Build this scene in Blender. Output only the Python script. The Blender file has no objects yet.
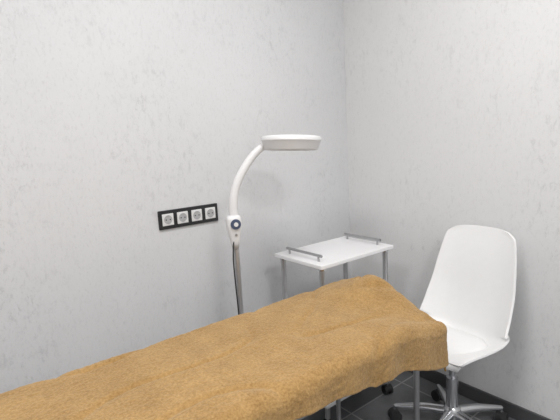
import bpy, bmesh
import numpy as np
from math import *
from mathutils import Vector, Matrix, noise
C=bpy.context.collection
# ---------------- materials ----------------
def mat(name,col,rough=.5,metal=0,noise_amt=.04,nscale=40,bump=0,bscale=200,spec=.5):
    m=bpy.data.materials.new(name); m.use_nodes=True; nt=m.node_tree; b=nt.nodes['Principled BSDF']
    b.inputs['Roughness'].default_value=rough; b.inputs['Metallic'].default_value=metal
    b.inputs['Specular IOR Level'].default_value=spec
    g=nt.nodes.new('ShaderNodeNewGeometry'); n=nt.nodes.new('ShaderNodeTexNoise'); n.inputs['Scale'].default_value=nscale
    n.inputs['Detail'].default_value=4
    nt.links.new(g.outputs['Position'],n.inputs['Vector'])
    r=nt.nodes.new('ShaderNodeValToRGB')
    r.color_ramp.elements[0].color=(*[c*(1-noise_amt) for c in col],1); r.color_ramp.elements[1].color=(*[min(1,c*(1+noise_amt)) for c in col],1)
    r.color_ramp.elements[0].position=.3; r.color_ramp.elements[1].position=.7
    nt.links.new(n.outputs['Fac'],r.inputs['Fac']); nt.links.new(r.outputs['Color'],b.inputs['Base Color'])
    if bump:
        n2=nt.nodes.new('ShaderNodeTexNoise'); n2.inputs['Scale'].default_value=bscale; n2.inputs['Detail'].default_value=6
        nt.links.new(g.outputs['Position'],n2.inputs['Vector'])
        bp=nt.nodes.new('ShaderNodeBump'); bp.inputs['Strength'].default_value=bump; bp.inputs['Distance'].default_value=.01
        nt.links.new(n2.outputs['Fac'],bp.inputs['Height']); nt.links.new(bp.outputs['Normal'],b.inputs['Normal'])
    return m
def plaster(name,base,dark,light,sc,thr,amt):
    m=bpy.data.materials.new(name); m.use_nodes=True; nt=m.node_tree; N=nt.nodes; L=nt.links; b=N['Principled BSDF']
    b.inputs['Roughness'].default_value=.55; b.inputs['Specular IOR Level'].default_value=.35
    g=N.new('ShaderNodeNewGeometry')
    def nz(scale,detail,rough=.6,dist=0):
        mp=N.new('ShaderNodeMapping'); mp.inputs['Scale'].default_value=scale
        L.new(g.outputs['Position'],mp.inputs['Vector'])
        n=N.new('ShaderNodeTexNoise'); n.inputs['Scale'].default_value=1; n.inputs['Detail'].default_value=detail; n.inputs['Roughness'].default_value=rough
        n.inputs['Distortion'].default_value=dist
        L.new(mp.outputs['Vector'],n.inputs['Vector']); return n.outputs['Fac']
    def ramp(f,a,bb,ca=0,cb=1):
        r=N.new('ShaderNodeMapRange'); r.inputs['From Min'].default_value=a; r.inputs['From Max'].default_value=bb
        r.inputs['To Min'].default_value=ca; r.inputs['To Max'].default_value=cb; L.new(f,r.inputs['Value']); return r.outputs['Result']
    def mul(a,bb,op='MULTIPLY'):
        mm=N.new('ShaderNodeMath'); mm.operation=op; L.new(a,mm.inputs[0])
        if isinstance(bb,(int,float)): mm.inputs[1].default_value=bb
        else: L.new(bb,mm.inputs[1])
        return mm.outputs[0]
    def mix(f,a,bb):
        x=N.new('ShaderNodeMix'); x.data_type='RGBA'; L.new(f,x.inputs[0])
        for i,c in((6,a),(7,bb)):
            if isinstance(c,tuple): x.inputs[i].default_value=(*c,1)
            else: L.new(c,x.inputs[i])
        return x.outputs[2]
    patch=ramp(nz((3,3,2.0),3),.42,.62)                 # where erosion marks cluster
    marks=ramp(nz((sc,sc,sc*.5),8,.82,.25),thr,thr+.06)   # elongated gouges
    marks2=ramp(nz((sc*2.6,sc*2.6,sc*1.2),5,.78,.2),thr+.01,thr+.08)
    gm=mul(mul(marks,patch),amt); gm2=mul(marks2,amt*.6)
    fine=ramp(nz((160,160,90),3),.3,.7)
    cloud=ramp(nz((1.3,1.3,.9),4),.3,.7)
    c=mix(cloud,base,light)
    c=mix(gm,c,dark); c=mix(gm2,c,dark)
    c=mix(mul(fine,.3),c,light)
    L.new(c,b.inputs['Base Color'])
    h=mul(mul(mul(marks,patch),-.5),mul(fine,.35),'ADD'); h=mul(h,mul(marks2,-.35),'ADD')
    bp=N.new('ShaderNodeBump'); bp.inputs['Strength'].default_value=.4; bp.inputs['Distance'].default_value=.0024
    L.new(h,bp.inputs['Height']); L.new(bp.outputs['Normal'],b.inputs['Normal'])
    return m
def tiles(name):
    m=bpy.data.materials.new(name); m.use_nodes=True; nt=m.node_tree; N=nt.nodes; L=nt.links; b=N['Principled BSDF']
    g=N.new('ShaderNodeNewGeometry'); br=N.new('ShaderNodeTexBrick'); br.offset=0
    br.inputs['Scale'].default_value=1; br.inputs['Brick Width'].default_value=.4; br.inputs['Row Height'].default_value=.4
    br.inputs['Mortar Size'].default_value=.004; br.inputs['Color1'].default_value=(.19,.195,.205,1); br.inputs['Color2'].default_value=(.22,.225,.235,1)
    br.inputs['Mortar'].default_value=(.5,.5,.5,1)
    mp=N.new('ShaderNodeMapping'); mp.inputs['Location'].default_value=(.13,.07,0); L.new(g.outputs['Position'],mp.inputs['Vector']); L.new(mp.outputs['Vector'],br.inputs['Vector'])
    n=N.new('ShaderNodeTexNoise'); n.inputs['Scale'].default_value=9; n.inputs['Detail'].default_value=8; L.new(g.outputs['Position'],n.inputs['Vector'])
    x=N.new('ShaderNodeMix'); x.data_type='RGBA'; x.blend_type='MULTIPLY'; x.inputs[0].default_value=.6
    L.new(br.outputs['Color'],x.inputs[6]); L.new(n.outputs['Fac'],x.inputs[7]); L.new(x.outputs[2],b.inputs['Base Color'])
    b.inputs['Roughness'].default_value=.4
    bp=N.new('ShaderNodeBump'); bp.inputs['Strength'].default_value=.3; bp.inputs['Distance'].default_value=.002; bp.invert=True
    L.new(br.outputs['Fac'],bp.inputs['Height']); L.new(bp.outputs['Normal'],b.inputs['Normal'])
    return m
M_wl=plaster('plaster_back',(.64,.645,.657),(.53,.535,.548),(.69,.695,.705),36,.53,.68)
M_wr=plaster('plaster_right',(.69,.69,.693),(.57,.57,.576),(.74,.74,.742),32,.54,.62)
M_ceil=mat('ceiling_paint',(.8,.8,.8),.8)
M_floor=tiles('floor_tiles')
M_base=mat('baseboard_dark',(.075,.076,.08),.45)
M_white=mat('white_plastic',(.74,.74,.745),.35,noise_amt=.01)
M_shell=mat('chair_white_plastic',(.83,.83,.83),.38,noise_amt=.01)
M_lam=mat('white_laminate',(.80,.80,.81),.4,noise_amt=.01)
M_chrome=mat('chrome',(.66,.67,.69),.24,1,noise_amt=.02)
M_pole=mat('pole_satin_steel',(.46,.46,.47),.28,.6,noise_amt=.02)
M_steel=mat('brushed_steel',(.45,.45,.46),.35,1,noise_amt=.05)
M_black=mat('black_plastic',(.018,.018,.02),.35)
M_sock=mat('socket_white',(.74,.74,.74),.3,noise_amt=.01)
M_dark=mat('dark_rubber',(.03,.03,.032),.6)
M_blue=mat('switch_blue_grey',(.06,.08,.14),.3)
M_matt=mat('mattress_vinyl',(.55,.53,.50),.5)
M_led=mat('led_diffuser',(.9,.9,.9),.3,noise_amt=.01)
M_glass=mat('lens_glass',(.8,.85,.88),.05,noise_amt=.01)
# terry towel
M_tow=bpy.data.materials.new('terry_mustard'); M_tow.use_nodes=True
nt=M_tow.node_tree;N=nt.nodes;L=nt.links;b=N['Principled BSDF']; b.inputs['Roughness'].default_value=.95; b.inputs['Specular IOR Level'].default_value=.1
b.inputs['Sheen Weight'].default_value=.35; b.inputs['Sheen Roughness'].default_value=.45; b.inputs['Sheen Tint'].default_value=(1,.88,.7,1)
g=N.new('ShaderNodeNewGeometry')
def nz(s,d,ro=.5):
    n=N.new('ShaderNodeTexNoise'); n.inputs['Scale'].default_value=s; n.inputs['Detail'].default_value=d; n.inputs['Roughness'].default_value=ro; L.new(g.outputs['Position'],n.inputs['Vector']); return n.outputs['Fac']
r=N.new('ShaderNodeValToRGB'); r.color_ramp.elements[0].color=(.265,.15,.052,1); r.color_ramp.elements[1].color=(.47,.295,.12,1)
r.color_ramp.elements[0].position=.36; r.color_ramp.elements[1].position=.64
a=N.new('ShaderNodeMath'); a.operation='MULTIPLY_ADD'; L.new(nz(150,5,.7),a.inputs[0]); a.inputs[1].default_value=.75
q=N.new('ShaderNodeMath'); q.operation='MULTIPLY'; q.inputs[1].default_value=.25; L.new(nz(14,4),q.inputs[0]); L.new(q.outputs[0],a.inputs[2])
L.new(a.outputs[0],r.inputs['Fac']); L.new(r.outputs['Color'],b.inputs['Base Color'])
bp=N.new('ShaderNodeBump'); bp.inputs['Strength'].default_value=.8; bp.inputs['Distance'].default_value=.004; L.new(nz(220,4,.65),bp.inputs['Height']); L.new(bp.outputs['Normal'],b.inputs['Normal'])

# ---------------- helpers ----------------
def obj(name,me,m=None,parent=None,smooth=False):
    o=bpy.data.objects.new(name,me); C.objects.link(o)
    if m: me.materials.append(m)
    if parent: o.parent=parent
    if smooth:
        for p in me.polygons: p.use_smooth=True
    return o
def empty(name,loc=(0,0,0),rot=0):
    e=bpy.data.objects.new(name,None); C.objects.link(e); e.location=loc; e.rotation_euler=(0,0,rot); e.empty_display_size=.1; return e
def box(name,lo,hi,m,parent=None,bev=0.003,seg=2):
    bm=bmesh.new(); bmesh.ops.create_cube(bm,size=1)
    lo=Vector(lo);hi=Vector(hi)
    for v in bm.verts: v.co=Vector([ (lo[i]+hi[i])/2+v.co[i]*(hi[i]-lo[i]) for i in range(3)])
    if bev: bmesh.ops.bevel(bm,geom=bm.edges[:],offset=bev,segments=seg,affect='EDGES',profile=.5)
    me=bpy.data.meshes.new(name); bm.to_mesh(me); bm.free(); return obj(name,me,m,parent)
def lathe(name,prof,m,parent=None,seg=40,loc=(0,0,0),mtx=None):
    bm=bmesh.new(); rings=[]
    for r_,z in prof:
        if r_<1e-6: rings.append([bm.verts.new((0,0,z))])
        else: rings.append([bm.verts.new((r_*cos(2*pi*i/seg),r_*sin(2*pi*i/seg),z)) for i in range(seg)])
    for A,B in zip(rings,rings[1:]):
        for i in range(seg):
            j=(i+1)%seg
            if len(A)==1 and len(B)==1: continue
            if len(A)==1: bm.faces.new((A[0],B[j],B[i]))
            elif len(B)==1: bm.faces.new((A[i],A[j],B[0]))
            else: bm.faces.new((A[i],A[j],B[j],B[i]))
    bmesh.ops.recalc_face_normals(bm,faces=bm.faces[:])
    T=Matrix.Translation(loc)@(mtx if mtx else Matrix())
    bm.transform(T)
    me=bpy.data.meshes.new(name); bm.to_mesh(me); bm.free()
    o=obj(name,me,m,parent,True)
    try: me.set_sharp_from_angle(angle=radians(40))
    except Exception: pass
    return o
def rod(name,a,b,r_,m,parent=None,r2=None,seg=20):
    a=Vector(a);b=Vector(b);d=b-a; r2=r_ if r2 is None else r2
    q=d.to_track_quat('Z','Y').to_matrix().to_4x4()
    return lathe(name,[(0,0),(r_,0),(r2,d.length),(0,d.length)],m,parent,seg,a,q)
def tube(name,pts,radii,m,parent=None,seg=16,sub=8):
    P=[Vector(p) for p in pts]; n=len(P); out=[];R=[]
    if not isinstance(radii,(list,tuple)): radii=[radii]*n
    for i in range(n-1):
        p0=P[max(i-1,0)];p1=P[i];p2=P[i+1];p3=P[min(i+2,n-1)]
        for k in range(sub):
            t=k/sub
            out.append(.5*((2*p1)+(p2-p0)*t+(2*p0-5*p1+4*p2-p3)*t*t+(3*p1-p0-3*p2+p3)*t**3)); R.append(radii[i]*(1-t)+radii[i+1]*t)
    out.append(P[-1]); R.append(radii[-1])
    bm=bmesh.new(); rings=[]; up=Vector((0.03,1,.02)).normalized()
    for i,p in enumerate(out):
        t=(out[min(i+1,len(out)-1)]-out[max(i-1,0)]).normalized()
        if abs(t.dot(up))>.98: up=Vector((1,0,0))
        x=(up-t*up.dot(t)).normalized(); y=t.cross(x); up=x
        rings.append([bm.verts.new(p+R[i]*(cos(2*pi*k/seg)*x+sin(2*pi*k/seg)*y)) for k in range(seg)])
    for A,B in zip(rings,rings[1:]):
        for k in range(seg): bm.faces.new((A[k],A[(k+1)%seg],B[(k+1)%seg],B[k]))
    bm.faces.new(rings[0][::-1]); bm.faces.new(rings[-1])
    bmesh.ops.recalc_face_normals(bm,faces=bm.faces[:])
    me=bpy.data.meshes.new(name); bm.to_mesh(me); bm.free(); return obj(name,me,m,parent,True)
def caster(name,x,y,par,ang=0,r_=.025,top=.09,hood=M_black):
    c,s=cos(ang),sin(ang)
    for sg in(-1,1):
        a=(x-s*.006*sg,y+c*.006*sg,r_); bb=(x-s*.022*sg,y+c*.022*sg,r_)
        rod(name+('_wheel_a' if sg<0 else '_wheel_b'),a,bb,r_,M_dark,par,seg=24)
    rod(name+'_hood',(x-s*.02,y+c*.02,r_+.006),(x+s*.02,y-c*.02,r_+.006),r_*.86,hood,par,seg=24)
    rod(name+'_stem',(x,y,r_+.015),(x,y,top),.006,M_chrome,par)

# ---------------- room ----------------
X0,Y0,H=-3.7,-3.6,2.7
box('wall_back',(X0,0,0),(.12,.12,H),M_wl,bev=0)
box('wall_right',(0,Y0,0),(.12,0,H),M_wr,bev=0)
box('wall_left',(X0-.12,Y0,0),(X0,.12,H),M_wl,bev=0)
box('wall_front',(X0,Y0-.12,0),(.12,Y0,H),M_wr,bev=0)
box('floor',(X0-.12,Y0-.12,-.1),(.12,.12,0),M_floor,bev=0)
box('ceiling',(X0-.12,Y0-.12,H),(.12,.12,H+.1),M_ceil,bev=0)
box('baseboard_back',(X0,-.012,0),(-.012,0,.07),M_base)
box('baseboard_right',(-.012,Y0,0),(0,0,.07),M_base)
def panel(i,x,y,sx,sy,w):
    e=empty('ceiling_light' ,(x,y,H))
    box('panel_frame',(-sx/2-.02,-sy/2-.02,-.03),(sx/2+.02,sy/2+.02,-.001),M_white,e)
    ld=bpy.data.lights.new('panel_light','AREA'); ld.shape='RECTANGLE'; ld.size=sx; ld.size_y=sy; ld.energy=w; ld.color=(1,.985,.97)
    o=bpy.data.objects.new('panel_light',ld); C.objects.link(o); o.parent=e; o.location=(0,0,-.034)
panel(0,-1.1,-1.2,.6,.6,22); panel(1,-2.7,-1.3,.6,.6,24); panel(2,-1.7,-2.9,.6,.6,35)

# ---------------- sockets ----------------
so=empty('wall_socket_strip',(-1.2217,0,.97))
W=.297;Hh=.0845
box('frame',(0,-.010,0),(W,0,Hh),M_black,so,.003)
for i in range(4):
    cx=.042+i*.071; cz=Hh/2; h=.0265
    box(f'insert_{i+1}',(cx-h,-.0135,cz-h),(cx+h,-.008,cz+h),M_sock,so,.002)
    q=Matrix.Rotation(radians(90),4,'X')
    lathe(f'ring_{i+1}',[(.0235,0),(.0235,.0012),(.0205,.0014),(.0195,-.004)],M_sock,so,40,(cx,-.0135,cz),q)
    lathe(f'well_{i+1}',[(.0195,.0003),(0,.0003)],mat(f'well_{i}',(.42,.42,.43),.4),so,32,(cx,-.0135,cz),q)
    for sx in(-1,1):
        rod(f'pin_{i+1}_{"a" if sx<0 else "b"}',(cx+sx*.0095,-.0138,cz),(cx+sx*.0095,-.0146,cz),.003,M_black,so)
    box(f'clip_{i+1}',(cx-.004,-.0155,cz+.014),(cx+.004,-.0136,cz+.019),M_steel,so,.0005)
    box(f'clip_low_{i+1}',(cx-.004,-.0155,cz-.019),(cx+.004,-.0136,cz-.014),M_steel,so,.0005)

# ---------------- cart ----------------
x0,x1,y0,y1=-.728,-.237,-.510,-.178; T=.795
ca=empty('beauty_trolley_cart',(0,0,0))
box('top_shelf',(x0,y0,T-.018),(x1,y1,T),M_lam,ca,.003)
box('middle_shelf',(x0,y0,.44),(x1,y1,.458),M_lam,ca,.003)
box('bottom_shelf',(x0,y0,.13),(x1,y1,.148),M_lam,ca,.003)
k=0
for lx in(x0+.03,x1-.03):
    for ly in(y0+.03,y1-.03):
        k+=1
        rod(f'leg_{k}',(lx,ly,.06),(lx,ly,T-.018),.0125,M_pole,ca)
        rod(f'leg_collar_{k}',(lx,ly,T-.03),(lx,ly,T-.017),.016,M_chrome,ca)
        caster(f'caster_{k}',lx,ly,ca,.4*k,.023,.065)
for nm,lx in(('left',x0+.045),('right',x1-.045)):
    ya,yb=y0+.065,y1-.065
    rod(f'handle_{nm}_bar',(lx,ya-.02,T+.026),(lx,yb+.02,T+.026),.0065,M_steel,ca)
    for j,yy in enumerate((ya,yb)): rod(f'handle_{nm}_post_{j+1}',(lx,yy,T-.001),(lx,yy,T+.026),.005,M_steel,ca)

# ---------------- lamp ----------------
PX,PY=-1.015,-.3
la=empty('magnifier_floor_lamp',(0,0,0))
rod('pole',(PX,PY,.10),(PX,PY,.95),.0125,M_pole,la)
rod('pole_sleeve',(PX,PY,.10),(PX,PY,.45),.016,M_pole,la)
lathe('hub',[(0,.06),(.045,.06),(.05,.075),(.03,.11),(.018,.14),(0,.14)],M_white,la,32,(PX,PY,0))
for i in range(5):
    a_=2*pi*i/5+.3; ex,ey=PX+.21*cos(a_),PY+.21*sin(a_)
    tube(f'foot_{i+1}',[(PX+.02*cos(a_),PY+.02*sin(a_),.085),(PX+.12*cos(a_),PY+.12*sin(a_),.078),(ex,ey,.062)],[.018,.015,.011],M_white,la)
    caster(f'caster_{i+1}',ex,ey,la,a_,.022,.062)
dirv=Vector((-.34,-.94,0)).normalized()
q=Matrix.Rotation(atan2(dirv.x,-dirv.y),4,'Z')
bm=bmesh.new(); secs=[(.895,.013,.013),(.925,.018,.018),(.955,.025,.022),(.985,.031,.026),(1.02,.031,.028),(1.033,.028,.025),(1.038,.019,.019)]
rs=[]
for z,w,d in secs:
    rs.append([bm.verts.new(Vector((PX-.003,PY,z))+q@Vector((w*copysign(abs(cos(t))**.6,cos(t)),d*copysign(abs(sin(t))**.6,sin(t)),0))) for t in [2*pi*i/28 for i in range(28)]])
for A,B in zip(rs,rs[1:]):
    for i in range(28): bm.faces.new((A[i],A[(i+1)%28],B[(i+1)%28],B[i]))
bm.faces.new(rs[0][::-1]); bm.faces.new(rs[-1]); bmesh.ops.recalc_face_normals(bm,faces=bm.faces[:])
me=bpy.data.meshes.new('bracket'); bm.to_mesh(me); bm.free(); obj('bracket',me,M_white,la,True)
p=Vector((PX,PY,1.003)); f_=q@Vector((0,-1,0))
rod('switch_bezel',p+f_*.02,p+f_*.033,.023,M_blue,la,.021)
rod('switch_button',p+f_*.03,p+f_*.037,.009,M_sock,la)
rod('switch_screw',p+Vector((0,0,-.045))+f_*.018,p+Vector((0,0,-.045))+f_*.026,.005,M_steel,la)
hc=Vector((-.787,-.42,1.325))
tube('gooseneck_arm',[(PX,PY,1.03),(PX,PY,1.07),(-1.008,-.302,1.12),(-.992,-.308,1.17),(-.962,-.32,1.225),(-.925,-.335,1.275),(-.890,-.354,1.308),(-.855,-.376,1.324)],[.019,.0185,.018,.0175,.017,.0165,.015,.014],M_white,la)
rt=Matrix.Rotation(radians(3.0),4,Vector((.61,.79,0)))@Matrix.Rotation(radians(-2),4,Vector((.79,-.61,0)))
lathe('head_housing',[(0,.024),(.10,.024),(.120,.021),(.1255,.014),(.1255,.004),(.120,-.002),(.115,-.026),(.109,-.034),(.098,-.035),(.095,-.030),(.080,-.026),(.0,-.026)],M_white,la,64,hc,rt)
lathe('led_ring',[(.097,-.0355),(.075,-.0355),(.075,-.025),(.097,-.025)],M_led,la,64,hc,rt)
lathe('lens',[(.075,-.028),(.04,-.032),(0,-.034)],M_glass,la,48,hc,rt)
tube('power_cable',[(PX-.016,PY-.012,.93),(PX-.026,PY-.015,.86),(PX-.022,PY-.012,.74),(PX-.018,PY-.014,.6),(PX-.02,PY-.015,.4),(PX-.022,PY-.015,.2),(PX-.04,PY-.04,.03),(PX-.15,PY+.05,.006)],.003,M_dark,la,8)

# ---------------- bed ----------------
be=empty('massage_table',(0,0,0))
XE=-.655; YF,YN=-.55,-1.06; ZT=.74
def sm(a,b,x):
    t=(x-a)/(b-a); t=min(1,max(0,t)); return t*t*(3-2*t)
def ztop(x,y):
    z=ZT
    h=sm(-.92,-.70,x)
    z+=.060*h*exp(-((y+.76)/.12)**2)
    z-=.035*h*sm(-.86,-1.06,y) if y<-.86 else 0
    return z
def fold(v,edge,r_,drop):
    if v<=0: return v,0
    arc=r_*pi/2
    if v<arc: t=v/r_; return r_*sin(t), r_*(1-cos(t))
    return r_+.012*min(1,(v-arc)/.15), r_+(v-arc)
def build_towel():
    bm=bmesh.new(); XL=-2.62; NU,NV=230,110; r_=.045
    Lx=(XE-r_)-XL; grid=[]
    wy=(YF-r_)-(YN+r_)
    for i in range(NU+1):
        u=i/NU*(Lx+.17)
        ox,dx=fold(u-Lx,0,r_,0); x=XE-r_+ox
        row=[]
        xx=min(x,XE)
        dropN=.160-.08*sm(.0,.75,-.64-xx)+.006*sin(x*9)
        dropF=.15
        vn=r_*pi/2+dropN-r_; vf=r_*pi/2+dropF-r_
        for j in range(NV+1):
            s=-vn+(wy+vn+vf)*j/NV
            if s<0:
                o,dy=fold(-s,0,r_,0); y=YN+r_-o
            elif s>wy:
                o,dy=fold(s-wy,0,r_,0); y=YF-r_+o
            else: y=YN+r_+s; dy=0
            d=(dx**3+dy**3)**(1/3)
            cxx=min(x,XE); z=ztop(cxx,min(max(y,YN),YF))-d
            n1=noise.noise(Vector((x*5,y*5,2)))*.005+noise.noise(Vector((x*1.7,y*2.2,7)))*.006+noise.noise(Vector((x*22,y*22,5)))*.0012
            cr=abs(noise.noise(Vector((x*2.4+y*1.5,y*5-x*1.2,11)))); n1+=-.009*exp(-(cr/.05)**2)
            cr=abs(noise.noise(Vector((x*4-y*3,y*3+x*2,31)))); n1+=-.006*exp(-(cr/.05)**2)*sm(-1.2,-.8,x)
            hang=min(1,dy/.1)
            rip=hang*(.010*noise.noise(Vector((x*7,3.3,z*2)))+.004*sin(x*31+2*sin(x*6)))
            hx=min(1,dx/.1); ripx=hx*.008*noise.noise(Vector((y*8,1.3,z*2)))
            xo=x+ripx
            if dx>0 and (dy>0):
                k_=min(1,dx/.06)*min(1,dy/.06); xo-=.02*k_; y+=.02*k_*(1 if s<0 else -1)
            row.append(bm.verts.new((xo,y-(rip if s<0 else -rip),z+n1)))
        grid.append(row)
    for i in range(NU):
        for j in range(NV): bm.faces.new((grid[i][j],grid[i+1][j],grid[i+1][j+1],grid[i][j+1]))
    bmesh.ops.recalc_face_normals(bm,faces=bm.faces[:])
    me=bpy.data.meshes.new('terry_cover'); bm.to_mesh(me); bm.free()
    o=obj('terry_cover',me,M_tow,be,True)
    md=o.modifiers.new('s','SOLIDIFY'); md.thickness=.008; md.offset=-1
    md=o.modifiers.new('sub','SUBSURF'); md.levels=1; md.render_levels=1
    tx=bpy.data.textures.new('pile','CLOUDS'); tx.noise_scale=.012
    md=o.modifiers.new('d','DISPLACE'); md.texture=tx; md.strength=.004; md.mid_level=.5; md.texture_coords='GLOBAL'
    return o
build_towel()
box('mattress',(-2.58,-1.02,.615),(-.70,-.59,.672),M_matt,be,.02,3)
box('frame_rail_near',(-2.5,-1.01,.60),(-.72,-.98,.63),M_steel,be)
box('frame_rail_far',(-2.5,-.64,.60),(-.72,-.61,.63),M_steel,be)
box('frame_rail_end',(-.75,-.98,.60),(-.72,-.64,.63),M_steel,be)
box('frame_rail_foot',(-2.5,-.98,.60),(-2.47,-.64,.63),M_steel,be)
k=0
for lx in(-2.42,-.765):
    for ly in(-.62,-1.0):
        k+=1; rod(f'leg_{k}',(lx,ly,.0),(lx,ly,.62),.010,M_steel,be); rod(f'leg_foot_{k}',(lx,ly,.0),(lx,ly,.03),.016,M_dark,be)
    rod(f'cross_bar_{k}',(lx,-.62,.14),(lx,-1.0,.14),.009,M_steel,be)

# ---------------- chair ----------------
ch=empty('office_chair',(-.305,-.865,0),pi-radians(3))
prof=[(.225,.435),(.215,.455),(.17,.461),(.10,.453),(.03,.440),(-.03,.428),(-.08,.428),(-.120,.452),(-.143,.504),(-.158,.575),(-.172,.652),(-.187,.735),(-.203,.81),(-.218,.872),(-.226,.908)]
wid= [.155,.175,.193,.203,.208,.208,.208,.206,.203,.199,.192,.182,.170,.155,.125]
wing=[.0,.012,.022,.03,.042,.058,.078,.092,.088,.067,.045,.034,.028,.024,.020]
def interp(arr,t):
    n=len(arr)-1; i=min(int(t*n),n-1); f=t*n-i
    g=lambda k: np.array(arr[max(0,min(n,k))],float)
    p0,p1,p2,p3=g(i-1),g(i),g(i+1),g(i+2)
    return .5*((2*p1)+(p2-p0)*f+(2*p0-5*p1+4*p2-p3)*f*f+(3*p1-p0-3*p2+p3)*f**3)
bm=bmesh.new(); NU,NV=72,32; G=[]
for i in range(NU+1):
    t=i/NU; P=interp(prof,t); P2=interp(prof,min(1,t+.01)); P1=interp(prof,max(0,t-.01)); w=float(interp(wid,t)); wg=float(interp(wing,t))
    tan=(P2-P1); tan/=np.linalg.norm(tan); nrm=np.array([tan[1],-tan[0]])
    if nrm[1]<0 and t<.4: nrm=-nrm
    if t>=.4 and nrm[0]<0: nrm=-nrm
    row=[]
    for j in range(NV+1):
        v=-1+2*j/NV; lift=wg*abs(v)**2.6
        row.append(bm.verts.new((P[0]+nrm[0]*lift-(.02*v*v if t<.08 else 0),w*v,P[1]+nrm[1]*lift-(.016*abs(v)**3*sm(.9,1,t)))))
    G.append(row)
for i in range(NU):
    for j in range(NV): bm.faces.new((G[i][j],G[i+1][j],G[i+1][j+1],G[i][j+1]))
bmesh.ops.recalc_face_normals(bm,faces=bm.faces[:])
me=bpy.data.meshes.new('seat_shell'); bm.to_mesh(me); bm.free(); sh=obj('seat_shell',me,M_shell,ch,True)
md=sh.modifiers.new('s','SOLIDIFY'); md.thickness=.009; md.offset=0
md=sh.modifiers.new('b','BEVEL'); md.width=.003; md.segments=2
bm=bmesh.new(); rs=[]
for (sc_,z) in((.0,.472),(.5,.472),(.85,.469),(.97,.463),(1,.454),(.97,.444),(.0,.442)):
    if sc_==0: rs.append([bm.verts.new((.07,0,z))]); continue
    rs.append([bm.verts.new((.07+.14*sc_*copysign(abs(cos(t))**.55,cos(t)),.155*sc_*copysign(abs(sin(t))**.55,sin(t)),z)) for t in [2*pi*i/48 for i in range(48)]])
for A,B in zip(rs,rs[1:]):
    for i in range(48):
        j=(i+1)%48
        if len(A)==1: bm.faces.new((A[0],B[i],B[j]))
        elif len(B)==1: bm.faces.new((A[i],A[j],B[0]))
        else: bm.faces.new((A[i],A[j],B[j],B[i]))
bmesh.ops.recalc_face_normals(bm,faces=bm.faces[:])
me=bpy.data.meshes.new('seat_cushion'); bm.to_mesh(me); bm.free(); obj('seat_cushion',me,M_shell,ch,True)
box('mount_plate',(-.07,-.08,.40),(.09,.08,.428),M_black,ch,.004)
rod('gas_cylinder',(0,0,.24),(0,0,.41),.014,M_chrome,ch)
rod('column_cover',(0,0,.10),(0,0,.27),.025,M_chrome,ch)
tube('height_lever',[(0,0,.40),(.02,-.10,.395),(.03,-.18,.385)],.005,M_chrome,ch,10)
lathe('base_hub',[(0,.075),(.035,.075),(.04,.09),(.036,.125),(.027,.135),(0,.135)],M_chrome,ch,32)
for i in range(5):
    a_=2*pi*i/5+radians(12); c,s=cos(a_),sin(a_)
    tube(f'base_leg_{i+1}',[(.02*c,.02*s,.105),(.12*c,.12*s,.100),(.2*c,.2*s,.086),(.25*c,.25*s,.076)],[.022,.018,.014,.011],M_chrome,ch)
    caster(f'caster_{i+1}',.25*c,.25*s,ch,a_+.6,.027,.08,M_dark)

# ---------------- world + camera ----------------
w=bpy.data.worlds.new('World'); bpy.context.scene.world=w; w.use_nodes=True
w.node_tree.nodes['Background'].inputs['Color'].default_value=(.8,.8,.8,1); w.node_tree.nodes['Background'].inputs['Strength'].default_value=.3
yaw,pitch,roll,f=.913,-.1525,-.0543,429.63
fw=Vector((cos(yaw)*cos(pitch),sin(yaw)*cos(pitch),sin(pitch))); r0=Vector((sin(yaw),-cos(yaw),0)); u0=r0.cross(fw)
r2=cos(roll)*r0+sin(roll)*u0; u2=-sin(roll)*r0+cos(roll)*u0
cd=bpy.data.cameras.new('camera'); cam=bpy.data.objects.new('camera',cd); C.objects.link(cam)
Mx=Matrix((r2,u2,-fw)).transposed().to_4x4(); Mx.translation=Vector((-1.9376,-1.8092,1.3186)); cam.matrix_world=Mx
cd.sensor_width=36; cd.lens=f/560*36; cd.clip_start=.05
bpy.context.scene.camera=cam
bpy.context.scene.view_settings.view_transform='Standard'
